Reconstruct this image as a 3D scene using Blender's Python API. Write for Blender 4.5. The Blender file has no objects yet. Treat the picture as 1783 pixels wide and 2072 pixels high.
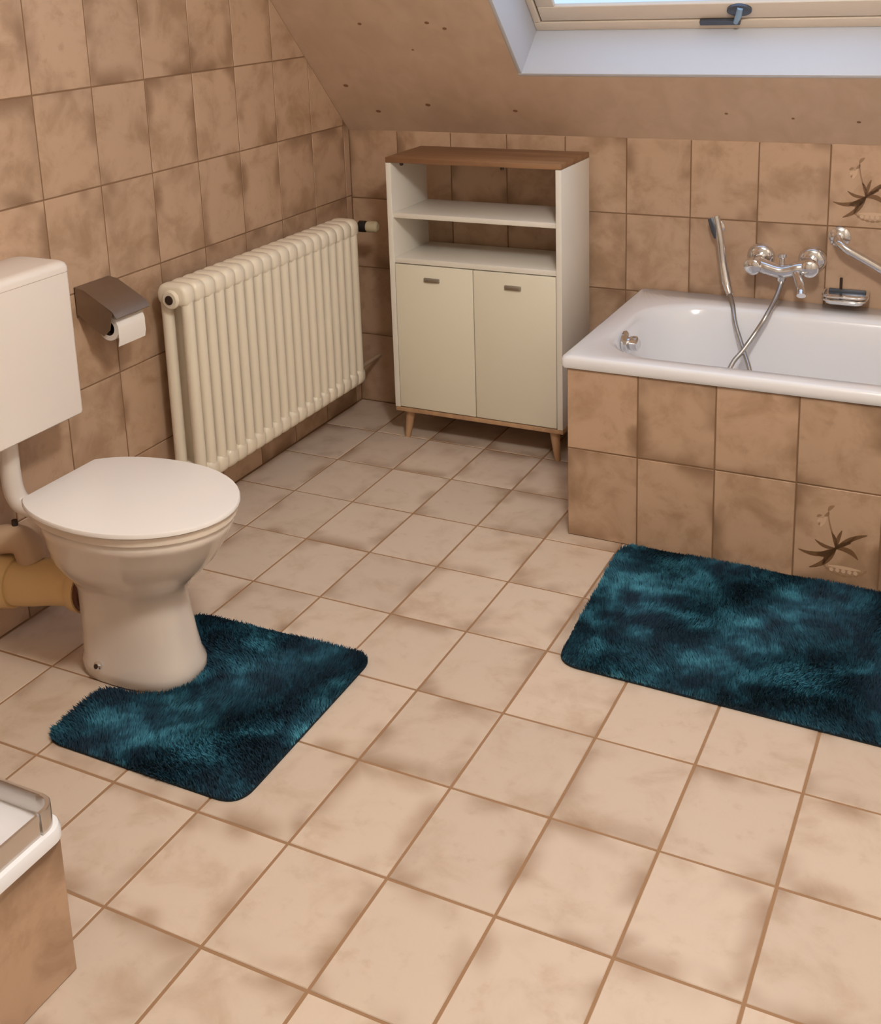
import bpy, bmesh, math, random
import numpy as np
from mathutils import Vector, Matrix
random.seed(7)
rng = np.random.default_rng(11)
SC = bpy.context.scene
COL = SC.collection
V = Vector
PI = math.pi

# ------------------------------------------------------------------ camera
FPX, CX, CY = 2384.2, 854.0, 537.3          # focal length and principal point for a 1783 x 2072 image
cd = bpy.data.cameras.new('camera')
cam = bpy.data.objects.new('camera', cd); COL.objects.link(cam)
cam.location = (2.06753, -3.48801, 1.49053)
cam.rotation_euler = (1.32858, 0.03518, 0.46830)
cd.sensor_fit = 'HORIZONTAL'; cd.sensor_width = 36.0
cd.lens = FPX / 1783 * 36.0
cd.shift_x = (891.5 - CX) / 1783
cd.shift_y = (CY - 1036.0) / 1783
cd.clip_start = 0.02
SC.camera = cam

# ------------------------------------------------------------------ world, exposure, lamps
world = bpy.data.worlds.new('sky'); SC.world = world; world.use_nodes = True
bgn = world.node_tree.nodes['Background']
bgn.inputs['Color'].default_value = (0.52, 0.68, 1.0, 1)
bgn.inputs['Strength'].default_value = 1.5
SC.view_settings.view_transform = 'Standard'
SC.view_settings.look = 'None'
SC.view_settings.gamma = 1.0
SC.view_settings.use_curve_mapping = False
SC.view_settings.exposure = 0.0
LAMP = (1.80, -2.25, 2.20)
LAMP_WATTS = 66.0
LAMP_COLOUR = (1.0, 0.985, 0.96)

ld = bpy.data.lights.new('ceiling_bulb', 'POINT')
ld.energy = LAMP_WATTS; ld.color = LAMP_COLOUR; ld.shadow_soft_size = 0.13
lo = bpy.data.objects.new('ceiling_bulb', ld); lo.location = LAMP; COL.objects.link(lo)

# ------------------------------------------------------------------ materials
def nodes(name):
    m = bpy.data.materials.new(name); m.use_nodes = True
    return m, m.node_tree, m.node_tree.nodes['Principled BSDF']

def srgb(r, g, b):
    f = lambda c: (c / 255 / 12.92) if c / 255 <= .04045 else ((c / 255 + .055) / 1.055) ** 2.4
    return (f(r), f(g), f(b), 1)

def plain(name, col, rough=.5, metal=0, var=.04, scale=6, bump=0, coat=0, spec=.5):
    m, t, b = nodes(name)
    N, L = t.nodes, t.links
    tc = N.new('ShaderNodeTexCoord'); ns = N.new('ShaderNodeTexNoise')
    ns.inputs['Scale'].default_value = scale; ns.inputs['Detail'].default_value = 3
    L.new(tc.outputs['Object'], ns.inputs['Vector'])
    mx = N.new('ShaderNodeMix'); mx.data_type = 'RGBA'
    mx.inputs[6].default_value = tuple(c * (1 - var) for c in col[:3]) + (1,)
    mx.inputs[7].default_value = tuple(min(1, c * (1 + var)) for c in col[:3]) + (1,)
    L.new(ns.outputs['Fac'], mx.inputs[0]); L.new(mx.outputs[2], b.inputs['Base Color'])
    b.inputs['Roughness'].default_value = rough; b.inputs['Metallic'].default_value = metal
    b.inputs['Coat Weight'].default_value = coat; b.inputs['Coat Roughness'].default_value = .15
    b.inputs['Specular IOR Level'].default_value = spec
    if bump:
        bp = N.new('ShaderNodeBump'); bp.inputs['Strength'].default_value = bump; bp.inputs['Distance'].default_value = .002
        L.new(ns.outputs['Fac'], bp.inputs['Height']); L.new(bp.outputs['Normal'], b.inputs['Normal'])
    return m

def tile_material(name, light, mid, dark, hx, hy, rough, dirt=.8, cloud=(.42, .72), speck=.5):
    """glazed stoneware: pale ground, brown clouds, darker smudges along parts of the edges; each tile differs"""
    m, t, b = nodes(name); N, L = t.nodes, t.links
    def n(k, **kw):
        x = N.new(k)
        for a, v in kw.items():
            if a.startswith('i_'): x.inputs[a[2:].replace('_', ' ')].default_value = v
            else: setattr(x, a, v)
        return x
    tc = n('ShaderNodeTexCoord'); oi = n('ShaderNodeObjectInfo')
    sc = n('ShaderNodeVectorMath', operation='SCALE'); sc.inputs[0].default_value = (37.1, 91.7, 53.3)
    L.new(oi.outputs['Random'], sc.inputs['Scale'])
    ad = n('ShaderNodeVectorMath', operation='ADD'); L.new(tc.outputs['Object'], ad.inputs[0]); L.new(sc.outputs[0], ad.inputs[1])
    def noise(scale, detail, rgh=.55, dist=0):
        x = n('ShaderNodeTexNoise'); x.inputs['Scale'].default_value = scale; x.inputs['Detail'].default_value = detail
        x.inputs['Roughness'].default_value = rgh; x.inputs['Distortion'].default_value = dist
        L.new(ad.outputs[0], x.inputs['Vector']); return x
    def ramp(src, a, c):
        x = n('ShaderNodeMapRange'); x.interpolation_type = 'SMOOTHSTEP'
        x.inputs['From Min'].default_value = a; x.inputs['From Max'].default_value = c; L.new(src, x.inputs['Value']); return x.outputs[0]
    def mul(a, c):
        x = n('ShaderNodeMath', operation='MULTIPLY')
        L.new(a, x.inputs[0])
        if isinstance(c, float): x.inputs[1].default_value = c
        else: L.new(c, x.inputs[1])
        return x.outputs[0]
    def mix(f, a, c):
        x = n('ShaderNodeMix', data_type='RGBA')
        L.new(f, x.inputs[0])
        for s, i in ((a, 6), (c, 7)):
            if isinstance(s, tuple): x.inputs[i].default_value = s
            else: L.new(s, x.inputs[i])
        return x.outputs[2]
    c1 = noise(9, 5, .6, .4); c2 = noise(22, 4, .6); c3 = noise(5.5, 2)
    col = mix(ramp(c1.outputs['Fac'], *cloud), light, mid)
    col = mix(mul(ramp(c2.outputs['Fac'], .56, .78), speck), col, mid)
    # smudges near some edges
    sp = n('ShaderNodeSeparateXYZ'); L.new(tc.outputs['Object'], sp.inputs[0])
    ax = n('ShaderNodeMath', operation='ABSOLUTE'); L.new(sp.outputs[0], ax.inputs[0])
    ay = n('ShaderNodeMath', operation='ABSOLUTE'); L.new(sp.outputs[1], ay.inputs[0])
    e = n('ShaderNodeMath', operation='MAXIMUM'); L.new(mul(ax.outputs[0], 1.0 / hx), e.inputs[0]); L.new(mul(ay.outputs[0], 1.0 / hy), e.inputs[1])
    em = ramp(e.outputs[0], .52, 1.02)
    col = mix(mul(mul(em, ramp(c3.outputs['Fac'], .47, .66)), dirt), col, dark)
    ev = n('ShaderNodeMapRange'); ev.inputs['From Min'].default_value = 0; ev.inputs['From Max'].default_value = 1
    ev.inputs['To Min'].default_value = .93; ev.inputs['To Max'].default_value = 1.05; L.new(oi.outputs['Random'], ev.inputs['Value'])
    hs = n('ShaderNodeHueSaturation'); L.new(col, hs.inputs['Color']); L.new(ev.outputs[0], hs.inputs['Value'])
    L.new(hs.outputs[0], b.inputs['Base Color'])
    b.inputs['Roughness'].default_value = rough
    bp = n('ShaderNodeBump'); bp.inputs['Strength'].default_value = .25; bp.inputs['Distance'].default_value = .002
    L.new(c1.outputs['Fac'], bp.inputs['Height']); L.new(bp.outputs['Normal'], b.inputs['Normal'])
    return m

HW = .2482; TW = .2; FD = .2524
M = {}
M['floor_tile'] = tile_material('floor_tile', srgb(216, 197, 178), srgb(192, 167, 142), srgb(148, 116, 88), .1, .126, .42, .7, (.46, .84))
M['wall_tile'] = tile_material('wall_tile', srgb(196, 164, 136), srgb(168, 136, 107), srgb(128, 97, 71), .1, .124, .40, .8, (.42, .74), .6)
M['grout_floor'] = plain('floor_grout', srgb(160, 124, 92), .9, bump=.3, scale=60)
M['grout_wall'] = plain('wall_grout', srgb(134, 102, 74), .9, bump=.3, scale=60)
M['plaster'] = plain('warm_plaster', srgb(226, 218, 206), .9, scale=3)
M['lining'] = plain('white_painted_lining', srgb(206, 207, 212), .55, scale=5, var=.02)
M['frame'] = plain('cream_window_frame', srgb(222, 205, 185), .45, scale=9, var=.03)
M['gap'] = plain('dark_groove_strip', srgb(70, 58, 48), .8)  # dark strip stands in for the dark groove between frame and sash
M['ceramic'] = plain('glazed_ceramic', srgb(226, 214, 202), .12, scale=4, var=.015, coat=.5)
M['seat'] = plain('seat_plastic', srgb(243, 238, 234), .25, scale=4, var=.01)
M['seat_ring'] = plain('seat_ring_plastic', srgb(226, 212, 196), .3, scale=4, var=.01)
M['cistern'] = plain('cistern_plastic', srgb(236, 226, 216), .3, scale=3, var=.01)
M['enamel'] = plain('bath_enamel', srgb(240, 240, 243), .12, scale=3, var=.01, coat=.6)
M['radiator'] = plain('radiator_enamel', srgb(238, 226, 204), .35, scale=8, var=.02)
M['chrome'] = plain('chrome', (.78, .78, .79, 1), .12, 1, var=.03, scale=12)
M['hose'] = plain('metal_hose', (.50, .49, .47, 1), .32, 1, var=.05, scale=80)
M['brushed'] = plain('brushed_metal', (.36, .29, .23, 1), .5, 1, var=.06, scale=40)
M['handle'] = plain('grey_pull_metal', (.40, .37, .31, 1), .4, .8, var=.04, scale=30)
M['alu'] = plain('satin_aluminium', (.66, .62, .58, 1), .3, 1, var=.05, scale=20)
M['cab'] = plain('cream_cabinet_lacquer', srgb(236, 229, 208), .4, scale=4, var=.012)
M['cab_side'] = plain('pale_cabinet_side', srgb(234, 228, 216), .4, scale=4, var=.012)
M['paper'] = plain('toilet_paper', srgb(240, 232, 222), .95, scale=40, var=.02, bump=.2)
M['black'] = plain('black_plastic', srgb(28, 20, 18), .5)
M['hole'] = plain('dark_plug', srgb(52, 34, 22), .7)
M['valve_white'] = plain('valve_white_plastic', srgb(190, 178, 150), .5)
M['pipe_cream'] = plain('cream_soil_pipe', srgb(222, 188, 134), .42, scale=8, var=.06)
M['pipe_grey'] = plain('beige_collar', srgb(196, 166, 136), .45, scale=8)
M['gasket'] = plain('brown_rubber_gasket', srgb(92, 50, 32), .7)
M['copper'] = plain('painted_pipe', srgb(196, 170, 140), .4)
M['knob_grey'] = plain('blue_grey_metal', srgb(92, 98, 108), .35, .6)
M['knob_highlight'] = plain('lever_blue_highlight', srgb(150, 176, 196), .3, .3)  # light-blue highlight on the latch lever, put into its colour
M['mat_base'] = plain('mat_backing', srgb(16, 30, 38), .95)
M['print_brown'] = plain('printed_brown_leaf', srgb(124, 91, 62), .4, scale=30, var=.15)
M['print_tan'] = plain('printed_tan_leaf', srgb(160, 126, 96), .4, scale=30, var=.1)
M['print_pale'] = plain('printed_pale_flower', srgb(214, 184, 154), .4, scale=30, var=.05)

def wood(name, a, c, scale=(2, 30, 30), rough=.5, knots=False):
    m, t, b = nodes(name); N, L = t.nodes, t.links
    tc = N.new('ShaderNodeTexCoord'); mp = N.new('ShaderNodeMapping'); mp.inputs['Scale'].default_value = scale
    ns = N.new('ShaderNodeTexNoise'); ns.inputs['Scale'].default_value = 1.0; ns.inputs['Detail'].default_value = 6; ns.inputs['Distortion'].default_value = .6
    L.new(tc.outputs['Object'], mp.inputs[0]); L.new(mp.outputs[0], ns.inputs['Vector'])
    cr = N.new('ShaderNodeValToRGB'); cr.color_ramp.elements[0].position = .32; cr.color_ramp.elements[1].position = .7
    cr.color_ramp.elements[0].color = a; cr.color_ramp.elements[1].color = c
    L.new(ns.outputs['Fac'], cr.inputs[0]); out = cr.outputs[0]
    b.inputs['Roughness'].default_value = rough
    L.new(out, b.inputs['Base Color'])
    return m
M['oak'] = wood('oak_veneer', srgb(128, 90, 60), srgb(160, 120, 84))
M['oak_leg'] = wood('oak_leg', srgb(176, 138, 104), srgb(200, 162, 124), (30, 30, 3))
M['slope'] = wood('painted_pine_board', srgb(198, 170, 144), srgb(210, 182, 156), (14, 1.2, 14), .6)
M['knot'] = plain('pine_knot', srgb(138, 100, 70), .6, scale=60, var=.2)

def glass_material():
    m, t, b = nodes('window_glass'); N, L = t.nodes, t.links
    N.remove(b); out = N['Material Output']
    tr = N.new('ShaderNodeBsdfTransparent'); tr.inputs[0].default_value = (.96, .98, .98, 1)
    gl = N.new('ShaderNodeBsdfGlossy'); gl.inputs['Roughness'].default_value = .02
    mx = N.new('ShaderNodeMixShader'); mx.inputs[0].default_value = .05; L.new(tr.outputs[0], mx.inputs[1]); L.new(gl.outputs[0], mx.inputs[2])
    L.new(mx.outputs[0], out.inputs[0]); return m
M['glass'] = glass_material()

def pile_material():
    m, t, b = nodes('teal_pile'); N, L = t.nodes, t.links
    tc = N.new('ShaderNodeTexCoord')
    def noise(s, d, dist=0, off=0):
        mp = N.new('ShaderNodeMapping'); mp.inputs['Location'].default_value = (off, off * .7, 0); mp.inputs['Scale'].default_value = (1, 1, .0)
        L.new(tc.outputs['Object'], mp.inputs[0])
        x = N.new('ShaderNodeTexNoise'); x.inputs['Scale'].default_value = s; x.inputs['Detail'].default_value = d; x.inputs['Distortion'].default_value = dist
        L.new(mp.outputs[0], x.inputs['Vector']); return x.outputs['Fac']
    a = noise(5.5, 3, 1.2); c = noise(19, 3, .5, 3)
    mx = N.new('ShaderNodeMath'); mx.operation = 'MULTIPLY_ADD'; L.new(c, mx.inputs[0]); mx.inputs[1].default_value = .35; L.new(a, mx.inputs[2])
    cr = N.new('ShaderNodeValToRGB'); e = cr.color_ramp.elements
    e[0].position = .55; e[0].color = srgb(38, 58, 76); e[1].position = .82; e[1].color = srgb(84, 158, 182)
    x = e.new(.68); x.color = srgb(50, 96, 118)
    L.new(mx.outputs[0], cr.inputs[0]); L.new(cr.outputs[0], b.inputs['Base Color'])
    b.inputs['Roughness'].default_value = .75; b.inputs['Specular IOR Level'].default_value = .2
    b.inputs['Sheen Weight'].default_value = .15; b.inputs['Sheen Tint'].default_value = srgb(70, 150, 160)
    return m
M['pile'] = pile_material()

# ------------------------------------------------------------------ object helpers
def tag(o, label=None, cat=None, group=None, kind=None):
    for k, v in (('label', label), ('category', cat), ('group', group), ('kind', kind)):
        if v: o[k] = v
    return o

def link(name, me, mat=None, parent=None, mw=None, smooth=False):
    o = bpy.data.objects.new(name, me); COL.objects.link(o)
    if mat is not None and not me.materials: me.materials.append(M[mat] if isinstance(mat, str) else mat)
    if parent is not None: o.parent = parent
    if mw is not None: o.matrix_world = mw
    if smooth:
        for p in me.polygons: p.use_smooth = True
    return o

def empty(name, loc, label, cat, group=None):
    o = bpy.data.objects.new(name, None); o.location = loc; o.empty_display_size = .05; COL.objects.link(o)
    return tag(o, label, cat, group)

def mesh(name, vs, fs):
    me = bpy.data.meshes.new(name); me.from_pydata([tuple(v) for v in vs], [], fs); me.update()
    return me

def fromb(name, bm):
    bmesh.ops.recalc_face_normals(bm, faces=bm.faces)
    me = bpy.data.meshes.new(name); bm.to_mesh(me); bm.free(); return me

def boxb(bm, lo, hi, bev=0, seg=2):
    lo, hi = V(lo), V(hi)
    r = bmesh.ops.create_cube(bm, size=1, matrix=Matrix.Translation((lo + hi) / 2) @ Matrix.Diagonal((*(hi - lo), 1)))
    if bev:
        es = list({e for v in r['verts'] for e in v.link_edges})
        bmesh.ops.bevel(bm, geom=es, offset=bev, segments=seg, affect='EDGES', profile=.5)
    return bm

def auto_smooth(me, ang=35):
    for p in me.polygons: p.use_smooth = True
    bm = bmesh.new(); bm.from_mesh(me)
    for e in bm.edges:
        if len(e.link_faces) == 2 and e.calc_face_angle(0) > math.radians(ang): e.smooth = False
    bm.to_mesh(me); bm.free()

def box(name, lo, hi, mat, parent=None, bev=.002, label=None, seg=2):
    """box in world coordinates, mesh stored relative to parent's origin"""
    off = parent_world(parent)
    bm = bmesh.new(); boxb(bm, V(lo) - off, V(hi) - off, bev, seg)
    me = fromb(name, bm)
    if bev: auto_smooth(me, 50)
    o = link(name, me, mat, parent)
    if label: o['label'] = label
    return o

def parent_world(p):
    off = V((0, 0, 0))
    while p is not None:
        off += p.location; p = p.parent
    return off

def finish(name, bm, mat, parent=None, label=None, ang=40):
    off = parent_world(parent)
    bmesh.ops.translate(bm, verts=bm.verts, vec=-off)
    me = fromb(name, bm); auto_smooth(me, ang)
    o = link(name, me, mat, parent)
    if label: o['label'] = label
    return o

def loft(bm, rings, cap0=True, cap1=True, closed=True):
    vr = [[bm.verts.new(p) for p in r] for r in rings]
    n = len(rings[0])
    for a, b in zip(vr, vr[1:]):
        for i in range(n if closed else n - 1):
            j = (i + 1) % n
            bm.faces.new((a[i], a[j], b[j], b[i]))
    if cap0: bm.faces.new(list(reversed(vr[0])))
    if cap1: bm.faces.new(vr[-1])
    return vr

def tube(bm, pts, r, n=12, caps=True):
    """tube along a polyline of points; r a number or list"""
    pts = [V(p) for p in pts]
    rs = r if isinstance(r, (list, tuple)) else [r] * len(pts)
    t0 = (pts[1] - pts[0]).normalized()
    up = V((0, 0, 1)) if abs(t0.z) < .9 else V((1, 0, 0))
    nrm = t0.cross(up).normalized(); rings = []
    for i, p in enumerate(pts):
        t = ((pts[min(i + 1, len(pts) - 1)] - p).normalized() + (p - pts[max(i - 1, 0)]).normalized())
        t = t.normalized() if t.length > 1e-6 else t0
        nrm = (nrm - t * nrm.dot(t)).normalized(); bn = t.cross(nrm)
        rings.append([p + (nrm * math.cos(2 * PI * k / n) + bn * math.sin(2 * PI * k / n)) * rs[i] for k in range(n)])
    loft(bm, rings, caps, caps)
    return bm

def smooth_path(pts, k=8):
    """Catmull-Rom through the points"""
    P = [V(p) for p in pts]; P = [P[0] * 2 - P[1]] + P + [P[-1] * 2 - P[-2]]; out = []
    for i in range(1, len(P) - 2):
        a, b, c, d = P[i - 1:i + 3]
        for s in range(k):
            t = s / k
            out.append(.5 * ((2 * b) + (c - a) * t + (2 * a - 5 * b + 4 * c - d) * t * t + (3 * b - a - 3 * c + d) * t ** 3))
    out.append(P[-2]); return out

def lathe(bm, o, axis, prof, n=24):
    """prof: list of (distance along axis, radius)"""
    axis = V(axis).normalized(); up = V((0, 0, 1)) if abs(axis.z) < .9 else V((1, 0, 0))
    a = axis.cross(up).normalized(); b = axis.cross(a); o = V(o)
    loft(bm, [[o + axis * d + (a * math.cos(2 * PI * k / n) + b * math.sin(2 * PI * k / n)) * max(r, 1e-4) for k in range(n)] for d, r in prof])
    return bm

def rrect(x0, x1, y0, y1, r, z, k=6):
    """rounded rectangle; r is one radius or a list for corners (x1y1, x0y1, x0y0, x1y0)"""
    r = r if isinstance(r, (list, tuple)) else [r] * 4
    out = []
    for q, (cx, cy, sx, sy) in enumerate(((x1, y1, -1, -1), (x0, y1, 1, -1), (x0, y0, 1, 1), (x1, y0, -1, 1))):
        c = V((cx + sx * r[q], cy + sy * r[q], z))
        for i in range(k + 1):
            a = q * PI / 2 + i / k * PI / 2
            out.append(c + V((math.cos(a), math.sin(a), 0)) * r[q])
    return out

# ------------------------------------------------------------------ tiling
JW = .0036
def clip(poly, a, b, c):
    """keep the part with a*x + b*y <= c"""
    out = []
    for i, p in enumerate(poly):
        q = poly[(i + 1) % len(poly)]
        dp, dq = a * p[0] + b * p[1] - c, a * q[0] + b * q[1] - c
        if dp <= 0: out.append(p)
        if dp * dq < 0:
            t = dp / (dp - dq); out.append((p[0] + t * (q[0] - p[0]), p[1] + t * (q[1] - p[1])))
    return out

_tm = {}
def tile_mesh(poly, mat, th=.006):
    """poly in the tile's own plane about the centre of the whole tile; face at z=0, chamfered rim"""
    key = (tuple((round(x, 4), round(y, 4)) for x, y in poly), mat)
    if key in _tm: return _tm[key]
    c = (sum(p[0] for p in poly) / len(poly), sum(p[1] for p in poly) / len(poly))
    ch = .0012
    def inset(d):
        out = []; n = len(poly)
        for i in range(n):
            a, p, b = V(poly[i - 1]), V(poly[i]), V(poly[(i + 1) % n])
            u, w = (p - a).normalized(), (b - p).normalized()
            n1, n2 = V((-u.y, u.x)), V((-w.y, w.x)); s = n1 + n2
            s = s / max(.3, s.dot(s) / 2) if s.length > 1e-6 else n1
            out.append(p + s * d)
        return out
    n = len(poly)
    vs = [(x, y, -th) for x, y in poly] + [(x, y, -ch) for x, y in poly] + [(p.x, p.y, 0) for p in inset(ch)]
    fs = [tuple(range(2 * n, 3 * n))]
    for i in range(n):
        j = (i + 1) % n
        fs += [(i, j, n + j, n + i), (n + i, n + j, 2 * n + j, 2 * n + i)]
    me = mesh('tile', vs, fs); me.materials.append(M[mat]); _tm[key] = me
    return me

def lay(parent, O, U, W, xs, ys, mat, joint=JW, clips=(), skip=None, proud=0.0, wob=.0005, name='tile'):
    """tiles between the joint lines xs and ys of the plane O + x U + y W"""
    O, U, W = V(O), V(U), V(W); Nn = U.cross(W); off = parent_world(parent); made = {}
    for i in range(len(xs) - 1):
        for j in range(len(ys) - 1):
            x0, x1, y0, y1 = xs[i], xs[i + 1], ys[j], ys[j + 1]
            if skip and skip((x0 + x1) / 2, (y0 + y1) / 2): continue
            cx, cy = (x0 + x1) / 2, (y0 + y1) / 2; g = joint / 2
            poly = [(x0 + g, y0 + g), (x1 - g, y0 + g), (x1 - g, y1 - g), (x0 + g, y1 - g)]
            for a, b, c in clips: poly = clip(poly, a, b, c)
            if len(poly) < 3: continue
            ar = abs(sum(poly[k][0] * poly[(k + 1) % len(poly)][1] - poly[(k + 1) % len(poly)][0] * poly[k][1] for k in range(len(poly)))) / 2
            if ar < 2e-4: continue
            me = tile_mesh([(round(px - cx, 5), round(py - cy, 5)) for px, py in poly], mat)
            o = bpy.data.objects.new(name, me); COL.objects.link(o); o.parent = parent
            mw = Matrix((( *U, 0), (*W, 0), (*Nn, 0), (0, 0, 0, 1))).transposed()
            t = O + U * cx + W * cy + Nn * (proud + random.uniform(-wob, wob))
            mw = Matrix.Translation(t - off) @ mw @ Matrix.Rotation(random.uniform(-.0025, .0025), 4, 'Z') @ Matrix.Rotation(random.uniform(-.0022, .0022), 4, 'X') @ Matrix.Rotation(random.uniform(-.0022, .0022), 4, 'Y')
            o.matrix_basis = mw; made[i, j] = o
    return made

# ------------------------------------------------------------------ the room
ZC = .984                    # height of the knee wall at the back
TH = math.atan2(.447, .423)  # pitch of the slope, 46.6 degrees
SU = V((0, -math.cos(TH), math.sin(TH)))       # up the slope
SN = V((0, math.sin(TH), math.cos(TH)))        # out through the roof
H = 2.35; X1 = 2.95; Y1 = -4.3
YT = -(H - ZC) / math.tan(TH)                  # where the slope meets the flat ceiling
G = .0013

def prism(name, prof, x0, x1, mat):
    """prof in (y, z), extruded in x"""
    bm = bmesh.new(); loft(bm, [[V((x0, y, z)) for y, z in prof], [V((x1, y, z)) for y, z in prof]])
    return link(name, fromb(name, bm), mat)

def structure(o, label): o['kind'] = 'structure'; o['label'] = label; return o

fl = structure(box('floor', (-.1, Y1 - .1, -.1), (X1 + .1, .1, -G), 'grout_floor', bev=0), 'floor of large beige stoneware tiles with brown joints')
xs = [.0009 + TW * i for i in range(16)]; xs[-1] = X1
ys = [-.0047 - FD * j for j in range(18)][::-1]; ys = [max(y, Y1) for y in ys]; ys[-1] = 0
lay(fl, (0, 0, 0), (1, 0, 0), (0, 1, 0), xs, ys, 'floor_tile', joint=.0055,
    skip=lambda x, y: (x > 1.06 and y > -.50) or (x < .82 and y < -2.45))

prof_y = [(0, 0), (0, ZC), (YT, H), (Y1, H), (Y1, 0)]
wl = structure(prism('wall_left', [(.1, -.1), (.1, ZC - .1)] + [(YT, H + .02), (Y1 - .1, H + .02), (Y1 - .1, -.1)], -.1, -G, 'grout_wall'), 'left wall covered in mottled brown-beige tiles')
xs = [-.0365 - TW * i for i in range(23)]
lxs = sorted([0] + [x for x in xs if x > Y1] + [Y1])
zs = [.007 + HW * k for k in range(10)]; zs[0] = .0; zs.append(H)
lay(wl, (0, 0, 0), (0, 1, 0), (0, 0, 1), lxs, zs, 'wall_tile', clips=[(math.tan(TH), 1, ZC - .002)])

wb = structure(box('wall_back', (-.1, G, -.1), (X1 + .1, .1, ZC - .004), 'grout_wall', bev=0), 'low tiled back wall under the sloping ceiling')
bxs = [0] + [-.0133 + TW * n for n in range(1, 15)] + [X1]
bz = [0, .252, .4985, .745, ZC]
bt = lay(wb, (0, 0, 0), (1, 0, 0), (0, 0, 1), bxs, bz, 'wall_tile',
         skip=lambda x, z: x > 1.06 and z < .25)
wr = structure(prism('wall_right', [(.1, -.1), (.1, ZC - .1), (YT, H + .02), (Y1 - .1, H + .02), (Y1 - .1, -.1)], X1, X1 + .1, 'plaster'), 'plain warm plaster wall on the right')
wf = structure(box('wall_front', (-.1, Y1 - .1, -.1), (X1 + .1, Y1, H + .02), 'plaster', bev=0), 'plain wall behind the photographer')
ce = structure(box('ceiling', (-.1, Y1 - .1, H), (X1 + .1, YT + .02, H + .1), 'plaster', bev=0), 'flat ceiling above the room')

# sloping ceiling, with the opening for the roof window
WX0, WX1, WV0, WV1, WD = .725, 1.93, .290, 1.50, .17
LT = .012
SM = Matrix(((1, 0, 0, 0), (0, SU.y, SN.y, 0), (0, SU.z, SN.z, ZC), (0, 0, 0, 1)))  # local (x, v, n) -> world
def sl(x, v, n): return V((x, 0, ZC)) + SU * v + SN * n
VT = (H - ZC) / math.sin(TH)
sp = empty('ceiling_slope', (0, 0, ZC), None, None); sp['kind'] = 'structure'; sp.name = 'ceiling'
sp['label'] = 'sloping pine-board ceiling painted beige'
def sbox(name, lo, hi, mat, parent, bev=.0015, label=None):
    bm = bmesh.new(); boxb(bm, lo, hi, bev)
    bmesh.ops.transform(bm, matrix=SM, verts=bm.verts)
    return finish(name, bm, mat, parent, label, 50)
bx0, bx1 = -.05, X1 + .05
for nm, lo_, hi_ in (('board', (bx0, -.004, 0), (WX0 - LT, VT + .03, .02)), ('board', (WX0 - LT, -.004, 0), (WX1 + LT, WV0 - LT, .02)),
                     ('board', (WX1 + LT, -.004, 0), (bx1, VT + .03, .02)), ('board', (WX0 - LT, WV1 + LT, 0), (WX1 + LT, VT + .03, .02))):
    sbox(nm, lo_, hi_, 'slope', sp, 0)
for (x, y, z, r) in ((.264, -.349, 1.353, .006), (.490, -.349, 1.353, .0065), (.539, -.331, 1.335, .006), (.09, -.155, 1.148, .008),
                     (.356, -.094, 1.083, .008), (.159, -.068, 1.056, .008), (.653, -.080, 1.068, .007), (1.307, -.084, 1.073, .0045), (1.491, -.073, 1.062, .004),
                     (1.665, -.067, 1.055, .005), (.40, -.27, 1.27, .004)):
    v = (z - ZC) / math.sin(TH); bm = bmesh.new()
    ring = [V((x + r * math.cos(a) * 1.15, v + r * .85 * math.sin(a), -.0006)) for a in [2 * PI * k / 14 for k in range(14)]]
    loft(bm, [[V((p.x, p.y, .001)) for p in ring], ring, [V((x + (p.x - x) * .6, v + (p.y - v) * .6, -.001)) for p in ring]])
    bmesh.ops.transform(bm, matrix=SM, verts=bm.verts); finish('knot', bm, 'knot', sp)

# ------------------------------------------------------------------ roof window
w = empty('window_1', sl((WX0 + WX1) / 2, WV0, WD), None, None); w['kind'] = 'structure'; w['label'] = 'roof window with cream frame in a white lined opening'
sbox('lining', (WX0 - LT, WV0 - LT, -.0008), (WX1 + LT, WV0, WD + .022), 'lining', w, .001)
sbox('lining', (WX0 - LT, WV1, -.0008), (WX1 + LT, WV1 + LT, WD + .022), 'lining', w, .001)
sbox('lining', (WX0 - LT, WV0, -.0008), (WX0, WV1, WD + .022), 'lining', w, .001)
sbox('lining', (WX1, WV0, -.0008), (WX1 + LT, WV1, WD + .022), 'lining', w, .001)
FB, FS = .034, .022          # frame strip, bottom and sides
def rail4(name, x0, x1, v0, v1, wb_, ws_, n0, n1, mat):
    bm = bmesh.new()
    boxb(bm, (x0, v0, n0), (x1, v0 + wb_, n1), .003); boxb(bm, (x0, v1 - wb_, n0), (x1, v1, n1), .003)
    boxb(bm, (x0, v0 + wb_, n0), (x0 + ws_, v1 - wb_, n1), .003); boxb(bm, (x1 - ws_, v0 + wb_, n0), (x1, v1 - wb_, n1), .003)
    bmesh.ops.transform(bm, matrix=SM, verts=bm.verts); return finish(name, bm, mat, w, None, 50)
rail4('frame', WX0, WX1, WV0, WV1, FB, FS, WD, WD + .02, 'frame')
rail4('groove_strip', WX0 + FS, WX1 - FS, WV0 + FB, WV1 - FB, .006, .006, WD + .010, WD + .020, 'gap')
sx0, sx1, sv0, sv1 = WX0 + FS + .005, WX1 - FS - .005, WV0 + FB + .005, WV1 - FB - .005
rail4('sash', sx0, sx1, sv0, sv1, .058, .055, WD + .002, WD + .018, 'frame')
bm = bmesh.new(); boxb(bm, (sx0 + .05, sv0 + .053, WD + .010), (sx1 - .05, sv1 - .053, WD + .013)); bmesh.ops.transform(bm, matrix=SM, verts=bm.verts)
finish('glass_pane', bm, 'glass', w)
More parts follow.
